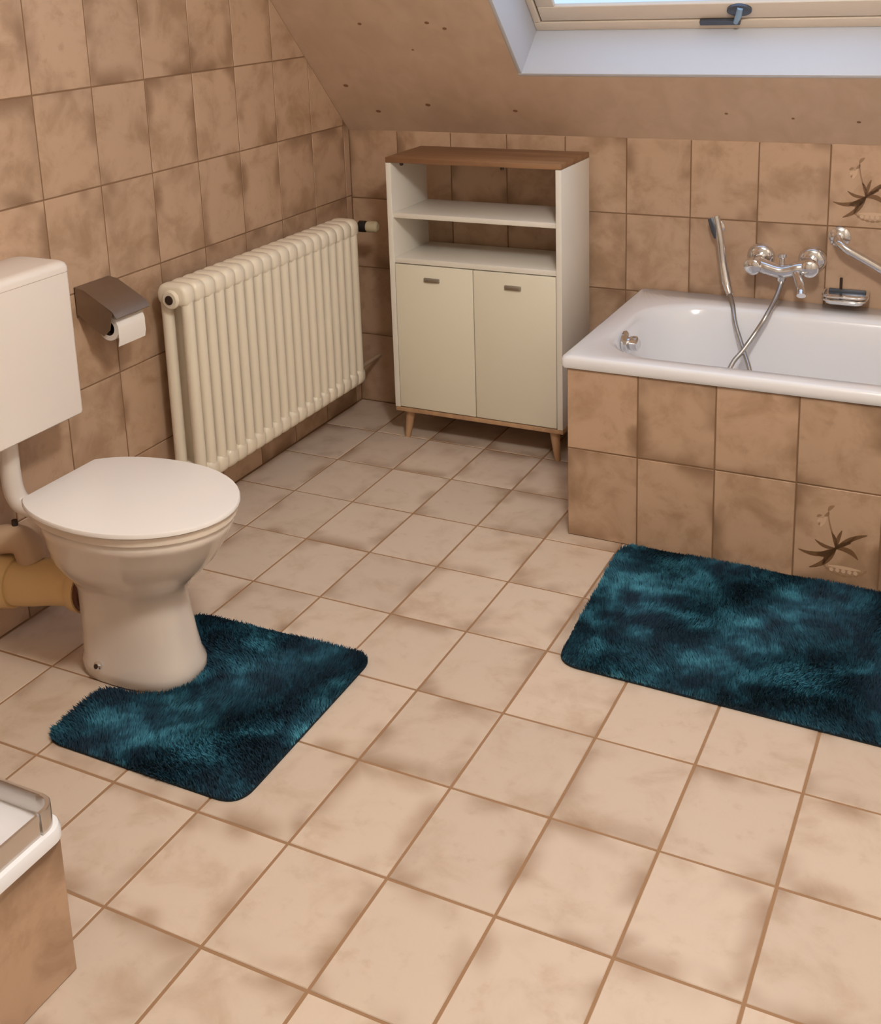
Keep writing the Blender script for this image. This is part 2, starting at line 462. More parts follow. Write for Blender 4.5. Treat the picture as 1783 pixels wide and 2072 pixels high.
# latch on the bottom of the sash
LX, LV = 1.345, sv0 + .036
bm = bmesh.new(); loft(bm, [[V((LX + a * math.cos(t), LV + b * math.sin(t), n)) for t in [2 * PI * k / 24 for k in range(24)]]
                            for a, b, n in ((.034, .021, WD + .004), (.034, .021, WD - .006), (.028, .016, WD - .010))])
bmesh.ops.transform(bm, matrix=SM, verts=bm.verts); lp = finish('latch_plate', bm, 'knob_grey', w, 'oval blue-grey latch plate')
bm = bmesh.new(); tube(bm, [(LX + .006, LV + .016, WD - .012), (LX, LV - .006, WD - .018), (LX - .012, LV - .034, WD - .016)], [.008, .009, .007], 10)
bmesh.ops.transform(bm, matrix=SM, verts=bm.verts); finish('latch_lever', bm, 'knob_highlight', w, 'lever with a pale blue highlight in its colour')
bm = bmesh.new(); boxb(bm, (LX - .115, LV - .050, WD - .012), (LX - .002, LV - .034, WD + .002), .003)
bmesh.ops.transform(bm, matrix=SM, verts=bm.verts); finish('latch_bar', bm, 'knob_grey', w)

# ------------------------------------------------------------------ ceiling lamp (outside the picture, where its light comes from)
cl = empty('ceiling_lamp', (LAMP[0], LAMP[1], H), 'round ceiling lamp above the middle of the room', 'lamp')
bm = bmesh.new(); lathe(bm, (LAMP[0], LAMP[1], H), (0, 0, -1), [(0, .05), (.012, .05), (.02, .02), (.04, .012), (.05, .012)]); finish('ceiling_rose', bm, 'lining', cl)

# ------------------------------------------------------------------ bath and tiled apron
BX0, BX1, BY0, BZ = 1.036, 2.736, -.722, .512
ap = box('bath_apron', (1.049 + G, -.711 + G, 0), (2.73, -.66, .476), 'grout_wall', None, 0)
tag(ap, 'tiled panel closing the front of the white bathtub', 'bath panel')
AX = [1.049] + [1.2406 + TW * k for k in range(8)]; AX[-1] = 2.73
at = lay(ap, (0, -.711, 0), (1, 0, 0), (0, 0, 1), AX, [0, .252, .477], 'wall_tile')
lay(ap, (1.049, 0, 0), (0, -1, 0), (0, 0, 1), [.11, .311, .511, .709], [0, .252, .477], 'wall_tile')
bm = bmesh.new(); boxb(bm, (1.049 + G, -.66, 0), (1.10, -.003, .476)); finish('end_wall', bm, 'grout_wall', ap)

tub = empty('bathtub', (1.9, -.36, 0), 'white enamelled bathtub set along the back wall', 'bathtub')
K = 8
cr = [.16, .15, .15, .16]
rings = [rrect(BX0 + .004, BX1, BY0 + .004, -.003, .008, .478, K), rrect(BX0, BX1, BY0, -.003, .010, .486, K), rrect(BX0, BX1, BY0, -.003, .012, .502, K),
         rrect(BX0 + .003, BX1 - .003, BY0 + .003, -.004, .014, .509, K), rrect(BX0 + .010, BX1 - .010, BY0 + .010, -.006, .016, BZ, K),
         rrect(1.100, 2.64, -.668, -.118, [.17, .17, .17, .17], BZ, K), rrect(1.109, 2.63, -.660, -.127, [.17] * 4, .508, K),
         rrect(1.117, 2.62, -.652, -.135, [.17] * 4, .497, K), rrect(1.128, 2.60, -.642, -.145, [.165] * 4, .46, K),
         rrect(1.160, 2.50, -.620, -.168, [.15] * 4, .30, K), rrect(1.185, 2.42, -.600, -.188, [.14] * 4, .18, K),
         rrect(1.215, 2.36, -.570, -.218, [.12] * 4, .145, K), rrect(1.27, 2.30, -.52, -.27, [.09] * 4, .135, K)]
bm = bmesh.new(); loft(bm, rings, False, True)
tubo = finish('tub', bm, 'enamel', tub, None, 60)
bm = bmesh.new(); lathe(bm, (1.127, -.455, .474), (1, 0, .12), [(0, .036), (.006, .036), (.010, .030), (.014, .024)], 28); of = finish('overflow_plate', bm, 'chrome', tub, 'round chrome overflow plate')
bm = bmesh.new(); lathe(bm, (1.139, -.455, .4755), (1, 0, .12), [(0, .018), (.012, .021), (.024, .020), (.028, .014)], 20); finish('overflow_knob', bm, 'chrome', of)
bm = bmesh.new(); lathe(bm, (1.42, -.395, .136), (0, 0, 1), [(0, .03), (.004, .028), (.005, .01)], 20); finish('drain_cover', bm, 'chrome', tub)

# ------------------------------------------------------------------ bath mixer, hose, hand shower
mx_ = empty('bath_mixer_tap', (1.475, 0, .63), 'chrome wall-mounted bath mixer with two round rosettes', 'tap')
for x in (1.403, 1.550):
    bm = bmesh.new(); lathe(bm, (x, 0, .642), (0, -1, 0), [(0, .040), (.004, .040), (.014, .032), (.018, .022)], 28); finish('rosette', bm, 'chrome', mx_)
    bm = bmesh.new(); lathe(bm, (x, -.016, .642), (0, -1, 0), [(0, .016), (.03, .016)], 16)
    tube(bm, [(x, -.046, .642), (x + (.012 if x < 1.45 else -.012), -.062, .632)], .017, 14); finish('union', bm, 'chrome', mx_)
bm = bmesh.new(); tube(bm, smooth_path([(1.408, -.066, .632), (1.44, -.072, .624), (1.476, -.074, .618), (1.515, -.072, .628), (1.545, -.066, .634)], 5), [.022] * 5 + [.021] * 5 + [.020] * 5 + [.022] * 6, 16)
finish('mixer_body', bm, 'chrome', mx_)
bm = bmesh.new(); lathe(bm, (1.400, -.060, .632), (-.15, -1, -.1), [(0, .024), (.02, .026), (.034, .024), (.040, .016)], 20); finish('tap_handle', bm, 'chrome', mx_)
bm = bmesh.new(); lathe(bm, (1.552, -.060, .636), (.15, -1, -.05), [(0, .024), (.02, .026), (.034, .024), (.040, .016)], 20); finish('tap_handle', bm, 'chrome', mx_)
bm = bmesh.new(); tube(bm, smooth_path([(1.515, -.075, .622), (1.53, -.11, .606), (1.545, -.15, .588), (1.548, -.165, .575)], 5), .013, 14); finish('spout', bm, 'chrome', mx_)
bm = bmesh.new(); lathe(bm, (1.476, -.072, .636), (0, 0, 1), [(0, .008), (.02, .007), (.024, .012), (.034, .012), (.036, .006)], 14); finish('diverter_knob', bm, 'chrome', mx_)
bm = bmesh.new(); lathe(bm, (1.476, -.074, .604), (0, 0, -1), [(0, .014), (.012, .013), (.014, .010), (.024, .009)], 14); finish('hose_outlet', bm, 'chrome', mx_)

hs = empty('hand_shower', (1.275, 0, .72), 'chrome hand shower in its wall holder with long metal hose', 'hand shower')
bm = bmesh.new(); lathe(bm, (1.272, 0, .722), (0, -1, 0), [(0, .022), (.006, .022), (.010, .012), (.030, .012)], 18); finish('wall_holder', bm, 'chrome', hs)
bm = bmesh.new(); tube(bm, [(1.262, -.046, .758), (1.272, -.046, .738), (1.278, -.046, .720), (1.284, -.046, .700)], [.011, .015, .015, .012], 14); finish('holder_clip', bm, 'knob_grey', hs)
bm = bmesh.new(); tube(bm, smooth_path([(1.276, -.048, .765), (1.290, -.050, .702), (1.301, -.052, .627), (1.315, -.062, .567), (1.330, -.078, .536)], 4), [.011] * 3 + [.012] * 6 + [.0135] * 4 + [.012] * 2 + [.010] * 2, 14); finish('handset', bm, 'chrome', hs)
bm = bmesh.new(); tube(bm, smooth_path([(1.330, -.078, .537), (1.348, -.118, .515), (1.366, -.160, .474), (1.393, -.200, .428), (1.430, -.260, .375), (1.459, -.31, .30), (1.47, -.35, .21), (1.44, -.39, .150), (1.40, -.39, .150),
                                        (1.36, -.37, .20), (1.362, -.33, .30), (1.379, -.26, .378), (1.403, -.225, .414), (1.429, -.190, .458), (1.454, -.170, .505), (1.469, -.120, .545), (1.476, -.086, .575), (1.477, -.075, .592)], 6), .0072, 10)
finish('hose', bm, 'hose', hs)

gh = empty('grab_bar', (1.62, 0, .715), 'angled chrome grab bar on the back wall beside the soap dish', 'grab bar')
for px, pz in ((1.622, .716), (2.02, .44)):
    bm = bmesh.new(); lathe(bm, (px, 0, pz + (.12 if px > 1.8 else 0)), (0, -1, 0), [(0, .030), (.005, .030), (.012, .020)], 24); finish('rosette', bm, 'chrome', gh)
bm = bmesh.new(); tube(bm, smooth_path([(1.622, -.005, .716), (1.624, -.045, .714), (1.645, -.062, .698), (1.70, -.064, .668), (1.85, -.064, .592), (1.985, -.064, .572), (2.018, -.045, .562), (2.02, -.005, .56)], 6), .0125, 14)
finish('bar', bm, 'chrome', gh)

sd = empty('soap_dish', (1.65, 0, .55), 'chrome soap dish clamped to the back wall above the bath rim', 'soap dish')
bm = bmesh.new()
for z in (.548, .560): tube(bm, smooth_path([(1.592, -.004, z), (1.592, -.05, z), (1.600, -.085, z), (1.655, -.092, z), (1.702, -.085, z), (1.710, -.05, z), (1.710, -.004, z)], 4), .0035, 8)
finish('rim_wire', bm, 'chrome', sd)
bm = bmesh.new(); loft(bm, [rrect(1.596, 1.706, -.086, -.010, .018, .553), rrect(1.600, 1.702, -.082, -.014, .018, .536), rrect(1.606, 1.696, -.076, -.020, .016, .532)]); finish('tray', bm, 'chrome', sd)
bm = bmesh.new(); boxb(bm, (1.600, -.008, .548), (1.702, 0, .562), .002); finish('wall_bracket', bm, 'knob_grey', sd)
bm = bmesh.new(); tube(bm, [(1.634, -.014, .564), (1.634, -.016, .598)], .004, 8); finish('hook', bm, 'hole', sd)

# ------------------------------------------------------------------ printed plant tiles
def leaf(bm, a, b, w_, bend, x0=0, z=.0004):
    a, b = V((*a, 0)), V((*b, 0)); d = b - a; n = V((-d.y, d.x, 0)).normalized(); K_ = 7; L_, R_ = [], []
    for i in range(K_ + 1):
        t = i / K_; c = a + d * t + n * bend * 4 * t * (1 - t); hw = w_ * 1.15 * (math.sin(PI * (t * .88 + .08)) ** .8)
        L_.append(bm.verts.new((c.x + n.x * hw, c.y + n.y * hw, z))); R_.append(bm.verts.new((c.x - n.x * hw, c.y - n.y * hw, z)))
    for i in range(K_): bm.faces.new((R_[i], R_[i + 1], L_[i + 1], L_[i]))
def motif(tile, s=1.0):
    tile.name = 'decorated_tile'; tile['label'] = 'tile printed with a brown potted plant'
    bm = bmesh.new()
    c = (0, -.030)
    for (e, w_, bd) in (((-.088, -.048), .0055, .014), ((-.06, -.092), .0058, .010), ((-.045, -.055), .008, .006), ((.070, .018), .0052, .006), ((.052, -.050), .006, .010),
                        ((-.030, -.080), .0045, -.004), ((-.05, -.015), .004, .006), ((.012, .02), .004, .002), ((-.012, .012), .004, -.003), ((.034, -.010), .0042, .004), ((.045, .012), .003, -.004)):
        leaf(bm, c, e, w_, bd)
    link('plant_print', fromb('plant_print', bm), 'print_brown', tile)['kind'] = 'stuff'
    bm = bmesh.new()
    leaf(bm, (.004, -.02), (-.022, .070), .0018, .006); leaf(bm, (-.022, .066), (-.008, .082), .004, .002); leaf(bm, (-.030, .050), (-.020, .064), .0035, -.002); leaf(bm, (-.048, .046), (-.036, .052), .003, .001)
    leaf(bm, (-.044, .026), (-.036, .030), .0028, 0)
    for k in range(9):       # saucer rim under the plant
        a0 = PI * 1.13 + k * PI * .74 / 9; a1 = a0 + PI * .74 / 9
        leaf(bm, (.022 + .056 * math.cos(a0), -.058 + .042 * math.sin(a0)), (.022 + .056 * math.cos(a1), -.058 + .042 * math.sin(a1)), .003, 0)
    link('stem_print', fromb('stem_print', bm), 'print_tan', tile)['kind'] = 'stuff'
    bm = bmesh.new(); leaf(bm, (-.038, .022), (-.026, .050), .0042, 0, z=.0006); leaf(bm, (-.046, .034), (-.034, .044), .004, 0, z=.0006)
    for k in range(5): leaf(bm, (-.010 + k * .014, -.082), (-.006 + k * .014, -.092), .0045, 0, z=.0006)
    leaf(bm, (-.016, -.078), (.060, -.078), .004, 0, z=.0005)
    link('flower_print', fromb('flower_print', bm), 'print_pale', tile)['kind'] = 'stuff'
if (3, 0) in at: motif(at[3, 0])
for (i, j), o in bt.items():
    if j == 3 and abs(o.matrix_basis.translation.x - 1.687) < .02: motif(o)

# ------------------------------------------------------------------ cabinet
CX0, CX1, CYF, CYB = .293, .877, -.280, -.030
cb = empty('bathroom_cabinet', ((CX0 + CX1) / 2, (CYF + CYB) / 2, 0), 'cream two-door cabinet with open shelves, wooden top and tapered legs', 'cabinet')
T_ = .018
box('side_panel', (CX0, CYF, .112), (CX0 + T_, CYB, .922), 'cab_side', cb, .001)
box('side_panel', (CX1 - T_, CYF, .112), (CX1, CYB, .922), 'cab_side', cb, .001)
box('top_board', (CX0, CYF, .9225), (CX1, CYB, .940), 'oak', cb, .0015, 'brown wooden top board')
box('base_board', (CX0, CYF + .002, .097), (CX1, CYB, .1115), 'oak_leg', cb, .0015, 'light wooden base board')
box('shelf', (CX0 + T_, CYF + .006, .746), (CX1 - T_, CYB - .002, .762), 'cab_side', cb, .001)
box('shelf', (CX0 + T_, CYF + .004, .600), (CX1 - T_, CYB - .002, .617), 'cab_side', cb, .001)
box('back_panel', (CX0 + T_, CYB - .004, .112), (CX1 - T_, CYB, .600), 'cab_side', cb, 0)
mid = (CX0 + CX1) / 2
for x0, x1, hx in ((CX0 + T_ + .002, mid - .0015, .443), (mid + .0015, CX1 - T_ - .002, .719)):
    d = box('door', (x0, CYF, .115), (x1, CYF + .016, .597), 'cab', cb, .0012)
    box('handle', (hx - .027, CYF - .006, .546), (hx + .027, CYF + .001, .560), 'handle', d, .002, 'small brushed metal pull')
    box('handle_shadow_gap', (hx - .022, CYF - .0075, .5475), (hx + .022, CYF - .005, .5535), 'brushed', d, .0008).name = 'handle_shade_strip'  # browner strip stands in for the shadow gap of the pull
for x in (.345, .686):
    bm = bmesh.new(); lathe(bm, (x, CYF + .010, .9225), (0, 0, -1), [(0, .006), (.006, .006), (.009, .004)], 12); finish('screw', bm, 'hole', cb)
for (x, y, sx, sy) in ((CX0 + .040, CYF + .035, -1, -1), (CX1 - .040, CYF + .035, 1, -1), (CX0 + .040, CYB - .035, -1, 1), (CX1 - .040, CYB - .035, 1, 1)):
    bm = bmesh.new(); tube(bm, [(x, y, .098), (x + sx * .012, y + sy * .008, 0)], [.017, .0095], 16); 
    for v_ in bm.verts:
        if v_.co.z < .02: v_.co.z = 0
        elif v_.co.z > .08: v_.co.z = .0975
    finish('leg', bm, 'oak_leg', cb)

# ------------------------------------------------------------------ radiator
RX0, RX1, RY0, RY1, RZ0, RZ1 = .050, .150, -1.128, -.212, .150, .722
NS = 20; RP = (RY1 - RY0) / NS
ra = empty('radiator', ((RX0 + RX1) / 2, (RY0 + RY1) / 2, RZ0), 'cream column radiator hung low on the left tiled wall', 'radiator')
def section_mesh():
    """one section centred on y=0: two upright tubes joined by rounded heads"""
    bm = bmesh.new(); cx = (RX0 + RX1) / 2; hy = RP * .5
    def sec(z, ex, ey, k=14): return [V((a, b, z)) for a, b in []]
    for s in (-1, 1):
        x = cx + s * .033
        rs = []
        for z, rx, ry in ((RZ0 + .015, .012, .013), (RZ0 + .05, .0165, .0175), (RZ0 + .09, .0165, .0165), (RZ1 - .09, .0165, .0165), (RZ1 - .05, .0165, .0175), (RZ1 - .015, .012, .013)):
            rs.append([V((x + rx * math.cos(a), ry * math.sin(a), z)) for a in [2 * PI * k / 16 for k in range(16)]])
        loft(bm, rs)
    # heads: rounded pill in x/z, softened in y
    for zc, sg in ((RZ1 - .030, 1), (RZ0 + .030, -1)):
        rings = []
        for y, ins in ((-hy * .99, .010), (-hy * .85, .0045), (-hy * .55, .0008), (0, 0), (hy * .55, .0008), (hy * .85, .0045), (hy * .99, .010)):
            hx_, hz = .050 - ins, .030 - ins; rr = .026 - ins; ring = []
            for q, (ex, ez) in enumerate(((1, 1), (-1, 1), (-1, -1), (1, -1))):
                for i in range(5):
                    a = q * PI / 2 + i / 4 * PI / 2
                    r_ = rr if (ez * sg > 0) else .016
                    ring.append(V((cx + ex * (hx_ - r_) + r_ * math.cos(a), y, zc + ez * (hz - r_) + r_ * math.sin(a))))
            rings.append(ring)
        loft(bm, rings)
    off = V(ra.location); bmesh.ops.translate(bm, verts=bm.verts, vec=(-off.x, 0, -off.z))
    me = fromb('radiator_section', bm); auto_smooth(me, 50); return me
sm = section_mesh()
for k in range(NS):
    o = link('radiator_section', sm, 'radiator', ra); o.location = (0, RY0 + RP * (k + .5) - ra.location.y, 0)
for x, z in ((.100, RZ1 - .040), (.100, RZ0 + .038)):
    bm = bmesh.new(); lathe(bm, (x, RY0 + .002, z), (0, -1, 0), [(0, .026), (.006, .026), (.010, .022)], 20); pl = finish('end_plug', bm, 'radiator', ra)
    bm = bmesh.new(); lathe(bm, (x, RY0 - .007, z), (0, -1, 0), [(0, .0125), (.0035, .0125), (.0037, .009)], 16); finish('plug_hole', bm, 'hole', pl, 'dark round plug')
for y in (-.95, -.40):
    box('wall_bracket', (0, y - .012, RZ1 - .10), (.075, y + .012, RZ1 - .075), 'radiator', ra, .002)
    box('wall_bracket', (0, y - .012, RZ0 + .07), (.075, y + .012, RZ0 + .09), 'radiator', ra, .002)
bm = bmesh.new(); tube(bm, [(.10, RY1 - .004, .688), (.10, RY1 + .024, .688), (.112, RY1 + .032, .688), (.132, RY1 + .033, .688)], .011, 12); vb = finish('valve_body', bm, 'chrome', ra)
bm = bmesh.new(); lathe(bm, (.142, RY1 + .030, .688), (1, .1, 0), [(-.014, .012), (-.010, .019), (.012, .019), (.016, .014)], 18); finish('valve_nut', bm, 'black', vb, 'black valve nut')
bm = bmesh.new(); lathe(bm, (.158, RY1 + .032, .688), (1, .1, 0), [(0, .016), (.006, .019), (.034, .018), (.040, .012)], 18); finish('valve_head', bm, 'valve_white', vb, 'white thermostat head')
bm = bmesh.new(); tube(bm, [(.10, RY1 - .004, .188), (.10, RY1 + .05, .186), (.085, -.03, .178), (.082, .001, .176)], .007, 10); finish('return_pipe', bm, 'copper', ra)
bm = bmesh.new(); lathe(bm, (.10, RY1, .188), (0, 1, 0), [(0, .013), (.022, .013), (.026, .009)], 14); finish('lockshield_valve', bm, 'chrome', ra)

# ------------------------------------------------------------------ cistern and flush pipe
ci = empty('toilet_cistern', (.075, -1.725, .51), 'white wall-hung cistern above the toilet', 'cistern')
cy0, cy1 = -1.925, -1.527
bm = bmesh.new()
prof = [(.515, .006, .02), (.519, .001, .026), (.524, 0, .030), (.860, 0, .030)]
loft(bm, [rrect(.0015, .145 - i, cy0 + i, cy1 - i, [.012, .004, .004, .012], z, 6) for z, i, r in prof])
finish('tank', bm, 'cistern', ci)
bm = bmesh.new()
loft(bm, [rrect(.0015, .1475 - i, cy0 - .002 + i, cy1 + .002 - i, [.018, .02, .02, .018], z, 6) for z, i in ((.860, .002), (.862, 0), (.872, 0), (.881, .003), (.886, .010), (.888, .018))])
finish('lid', bm, 'cistern', ci)
fp = empty('flush_pipe', (.05, -1.68, .3), 'white flush pipe running down from the cistern to the toilet', 'pipe')
bm = bmesh.new(); tube(bm, smooth_path([(.058, -1.690, .520), (.056, -1.690, .46), (.056, -1.690, .40), (.060, -1.688, .362), (.076, -1.685, .338), (.11, -1.682, .331), (.16, -1.68, .331), (.20, -1.68, .331)], 5), .0235, 20); finish('bend', bm, 'cistern', fp)
bm = bmesh.new(); lathe(bm, (.120, -1.681, .331), (1, 0, 0), [(0, .028), (.008, .031), (.05, .033), (.06, .03)], 20); finish('rubber_collar', bm, 'pipe_grey', fp, 'beige rubber collar')

# ------------------------------------------------------------------ toilet
to = empty('toilet', (.41, -1.68, 0), 'white floor-standing toilet with its lid closed', 'toilet')
TY = -1.678
def egg(xb, xf, hw, z, flat=0, n=40, p=2.2, xm=.44):
    """plan outline: rear end xb, front end xf, half width hw, widest at fraction xm"""
    out = []; xc = xb + (xf - xb) * xm
    for i in range(n):
        a = 2 * PI * i / n; c, s = math.cos(a), math.sin(a)
        rx = (xf - xc) if c >= 0 else (xc - xb)
        e = 2 / p
        out.append(V((xc + rx * math.copysign(abs(c) ** e, c), TY + hw * math.copysign(abs(s) ** e, s), z)))
    return out
bm = bmesh.new()
loft(bm, [egg(.252, .536, .094, 0, p=2.5), egg(.248, .541, .100, .004, p=2.5), egg(.248, .540, .100, .028, p=2.5), egg(.252, .532, .094, .045, p=2.5), egg(.250, .522, .088, .10, p=2.5), egg(.247, .513, .083, .16, p=2.5),
          egg(.243, .513, .083, .195, p=2.4), egg(.230, .522, .094, .222, p=2.3), egg(.214, .553, .120, .250, p=2.2), egg(.203, .590, .146, .288, p=2.15), egg(.198, .618, .163, .330, p=2.1), egg(.196, .633, .171, .358, p=2.1),
          egg(.196, .638, .175, .366, p=2.1), egg(.196, .640, .176, .378, p=2.1), egg(.200, .636, .172, .385, p=2.1)])
body = finish('bowl', bm, 'ceramic', to, None, 60)
bm = bmesh.new(); tube(bm, [(.175, TY, .331), (.25, TY, .331)], .034, 20); finish('flush_inlet', bm, 'ceramic', to)
bm = bmesh.new(); tube(bm, [(.225, TY, .160), (.30, TY, .160)], .048, 24); finish('soil_outlet', bm, 'ceramic', to)
def dshape(xb, xf, hwb, hw, z, n=44):
    """D outline: straight back at xb with half width hwb, widest hw, rounded front xf"""
    out = []; xc = xb + (xf - xb) * .47
    a0 = math.acos(min(1, 1)) ; m = n
    # front half ellipse and two rear arcs narrowing to hwb
    for i in range(m // 2 + 1):
        a = -PI / 2 + PI * i / (m // 2)
        out.append(V((xc + (xf - xc) * math.cos(a), TY + hw * math.sin(a), z)))
    k = 8
    def arc(t): return xc - (xc - xb) * math.sin(t * PI / 2 * .74) / math.sin(PI / 2 * .74), hwb + (hw - hwb) * (math.cos(t * PI / 2 * .74) - math.cos(PI / 2 * .74)) / (1 - math.cos(PI / 2 * .74))
    for i in range(1, k + 1):
        x, h = arc(i / k); out.append(V((x, TY + h, z)))
    for i in range(k, 0, -1):
        x, h = arc(i / k); out.append(V((x, TY - h, z)))
    return out
def plate(z0, z1, xb, xf, hwb, hw, r=.004):
    bm = bmesh.new()
    loft(bm, [dshape(xb + r, xf - r, hwb - r, hw - r, z0), dshape(xb, xf, hwb, hw, z0 + r * .6), dshape(xb, xf, hwb, hw, z1 - r), dshape(xb + r * .4, xf - r * .4, hwb - r * .4, hw - r * .4, z1 - r * .3), dshape(xb + r * 1.6, xf - r * 1.6, hwb - r * 1.6, hw - r * 1.6, z1)])
    return bm
st = finish('seat', plate(.3865, .4055, .202, .648, .106, .178), 'seat_ring', to)
lid = finish('lid', plate(.4080, .4205, .193, .656, .114, .186, .004), 'seat', to)
for s in (-1, 1):
    bm = bmesh.new(); tube(bm, [(.212, TY + s * .075, .384), (.212, TY + s * .075, .402)], .010, 12); finish('hinge', bm, 'chrome', to)
for s in (-1,):
    bm = bmesh.new(); lathe(bm, (.345, TY - .088, .036), (0, -1, .35), [(0, .010), (.014, .010), (.017, .006)], 14); bc = finish('bolt_cap', bm, 'chrome', to, 'small screw at the foot')
    bm = bmesh.new(); lathe(bm, (.345, TY - .1035, .0415), (0, -1, .35), [(0, .0055), (.0018, .0055)], 10); finish('bolt_hole', bm, 'hole', bc)

so = empty('soil_pipe', (.12, TY, .15), 'cream plastic soil pipe from the back of the toilet to the wall', 'pipe')
bm = bmesh.new(); tube(bm, smooth_path([(.245, TY, .160), (.20, TY, .160), (.14, TY - .01, .155), (.08, TY - .03, .150), (.0015, TY - .045, .148)], 4), .054, 28); finish('pipe', bm, 'pipe_cream', so)
bm = bmesh.new(); tube(bm, [(.262, TY, .160), (.249, TY, .160)], .057, 28); finish('gasket', bm, 'gasket', so, 'dark brown rubber ring')
bm = bmesh.new(); tube(bm, [(.248, TY, .160), (.224, TY, .160), (.218, TY, .160)], [.061, .061, .056], 28); finish('collar', bm, 'pipe_cream', so)
bm = bmesh.new(); tube(bm, [(.06, TY - .035, .15), (.03, TY - .04, .149), (.0015, TY - .045, .148)], [.060, .064, .064], 28); finish('wall_socket', bm, 'pipe_cream', so)
bm = bmesh.new(); tube(bm, smooth_path([(.012, TY - .03, .245), (.045, TY - .02, .250), (.075, TY - .012, .240), (.088, TY - .01, .200)], 4), .034, 20); finish('branch_elbow', bm, 'pipe_grey', so, 'beige branch elbow above the pipe')
bm = bmesh.new(); tube(bm, [(.052, TY - .015, .276), (.052, TY - .015, .296)], .007, 10); finish('screw', bm, 'hole', so)

# ------------------------------------------------------------------ toilet paper holder
tp = empty('toilet_paper_holder', (0, -1.30, .74), 'brushed metal toilet paper holder beside the cistern', 'paper holder')
ya, yb_ = -1.372, -1.246
bm = bmesh.new()
pf = [(.001, .768), (.030, .764), (.118, .716), (.128, .700)]
th_ = .0022
rA = [V((x, ya, z)) for x, z in pf] + [V((x - th_ * .6, ya, z - th_)) for x, z in reversed(pf)]
loft(bm, [rA, [V((v_.x, yb_, v_.z)) for v_ in rA]]); finish('cover', bm, 'brushed', tp)
bm = bmesh.new(); rA = [V((x, ya, z)) for x, z in ((.001, .766), (.030, .762), (.116, .713), (.104, .668), (.082, .650), (.001, .700))]
loft(bm, [rA, [V((v_.x, ya + .002, v_.z)) for v_ in rA]]); finish('side_cheek', bm, 'brushed', tp)
box('back_plate', (.001, ya, .690), (.003, yb_, .768), 'brushed', tp, 0)
bm = bmesh.new(); tube(bm, [(.085, ya + .001, .678), (.085, yb_ + .004, .678)], .006, 12); finish('spindle', bm, 'chrome', tp)
rl = empty('toilet_paper_roll', (.085, -1.30, .67), 'nearly used-up white toilet paper roll on the metal holder', 'toilet roll')
bm = bmesh.new(); n_ = 28; rr, ri = .032, .019; y0_, y1_ = ya + .016, yb_ - .010
def ring_(r, y): return [V((.085 + r * math.cos(2 * PI * k / n_), y, .678 - .011 + r * math.sin(2 * PI * k / n_))) for k in range(n_)]
vr = loft(bm, [ring_(ri, y0_), ring_(rr, y0_), ring_(rr, y1_), ring_(ri, y1_)], False, False)
finish('paper', bm, 'paper', rl)
bm = bmesh.new(); loft(bm, [ring_(ri, y0_), ring_(ri - .0012, y0_), ring_(ri - .0012, y1_), ring_(ri, y1_), ring_(ri, y0_)], False, False); finish('cardboard_core', bm, 'hole', rl, 'brown cardboard core')
bm = bmesh.new(); pts_ = [(.085 + rr * math.cos(a), .667 + rr * math.sin(a)) for a in (0.3, .0, -.2)] + [(.117, .640), (.113, .622)]
rA = [V((x, y0_, z)) for x, z in pts_] + [V((x - .0008, y0_, z)) for x, z in reversed(pts_)]
loft(bm, [rA, [V((v_.x, y1_, v_.z)) for v_ in rA]]); finish('loose_sheet', bm, 'paper', rl)

# ------------------------------------------------------------------ shower base in the corner
SX, SY = .850, -2.392
sh = empty('shower_base', (.42, -2.85, 0), 'tiled shower plinth with white tray and aluminium rail', 'shower')
cr_ = .030
box('plinth', (.0, -3.28, 0), (SX - G, SY - G, .243), 'grout_wall', sh, 0)
zz = [0, .243]
lay(sh, (SX, 0, 0), (0, 1, 0), (0, 0, 1), [-3.28, -3.19, -2.99, -2.79, -2.592, SY], zz, 'wall_tile')
lay(sh, (0, SY, 0), (-1, 0, 0), (0, 0, 1), [-SX, -.65, -.45, -.25, -.05, -.001], zz, 'wall_tile')
def shr(i, z, r=.034): return rrect(.001, SX + .011 - i, -3.28, SY + .011 - i, [max(r - i, .004), .01, .01, .01], z, 8)
bm = bmesh.new()
loft(bm, [shr(.004, .2435), shr(0, .248), shr(0, .262), shr(.003, .268), shr(.010, .270), shr(.085, .270), shr(.092, .268), shr(.115, .215), shr(.15, .200)], False, True)
finish('shower_tray', bm, 'enamel', sh, 'white shower tray')
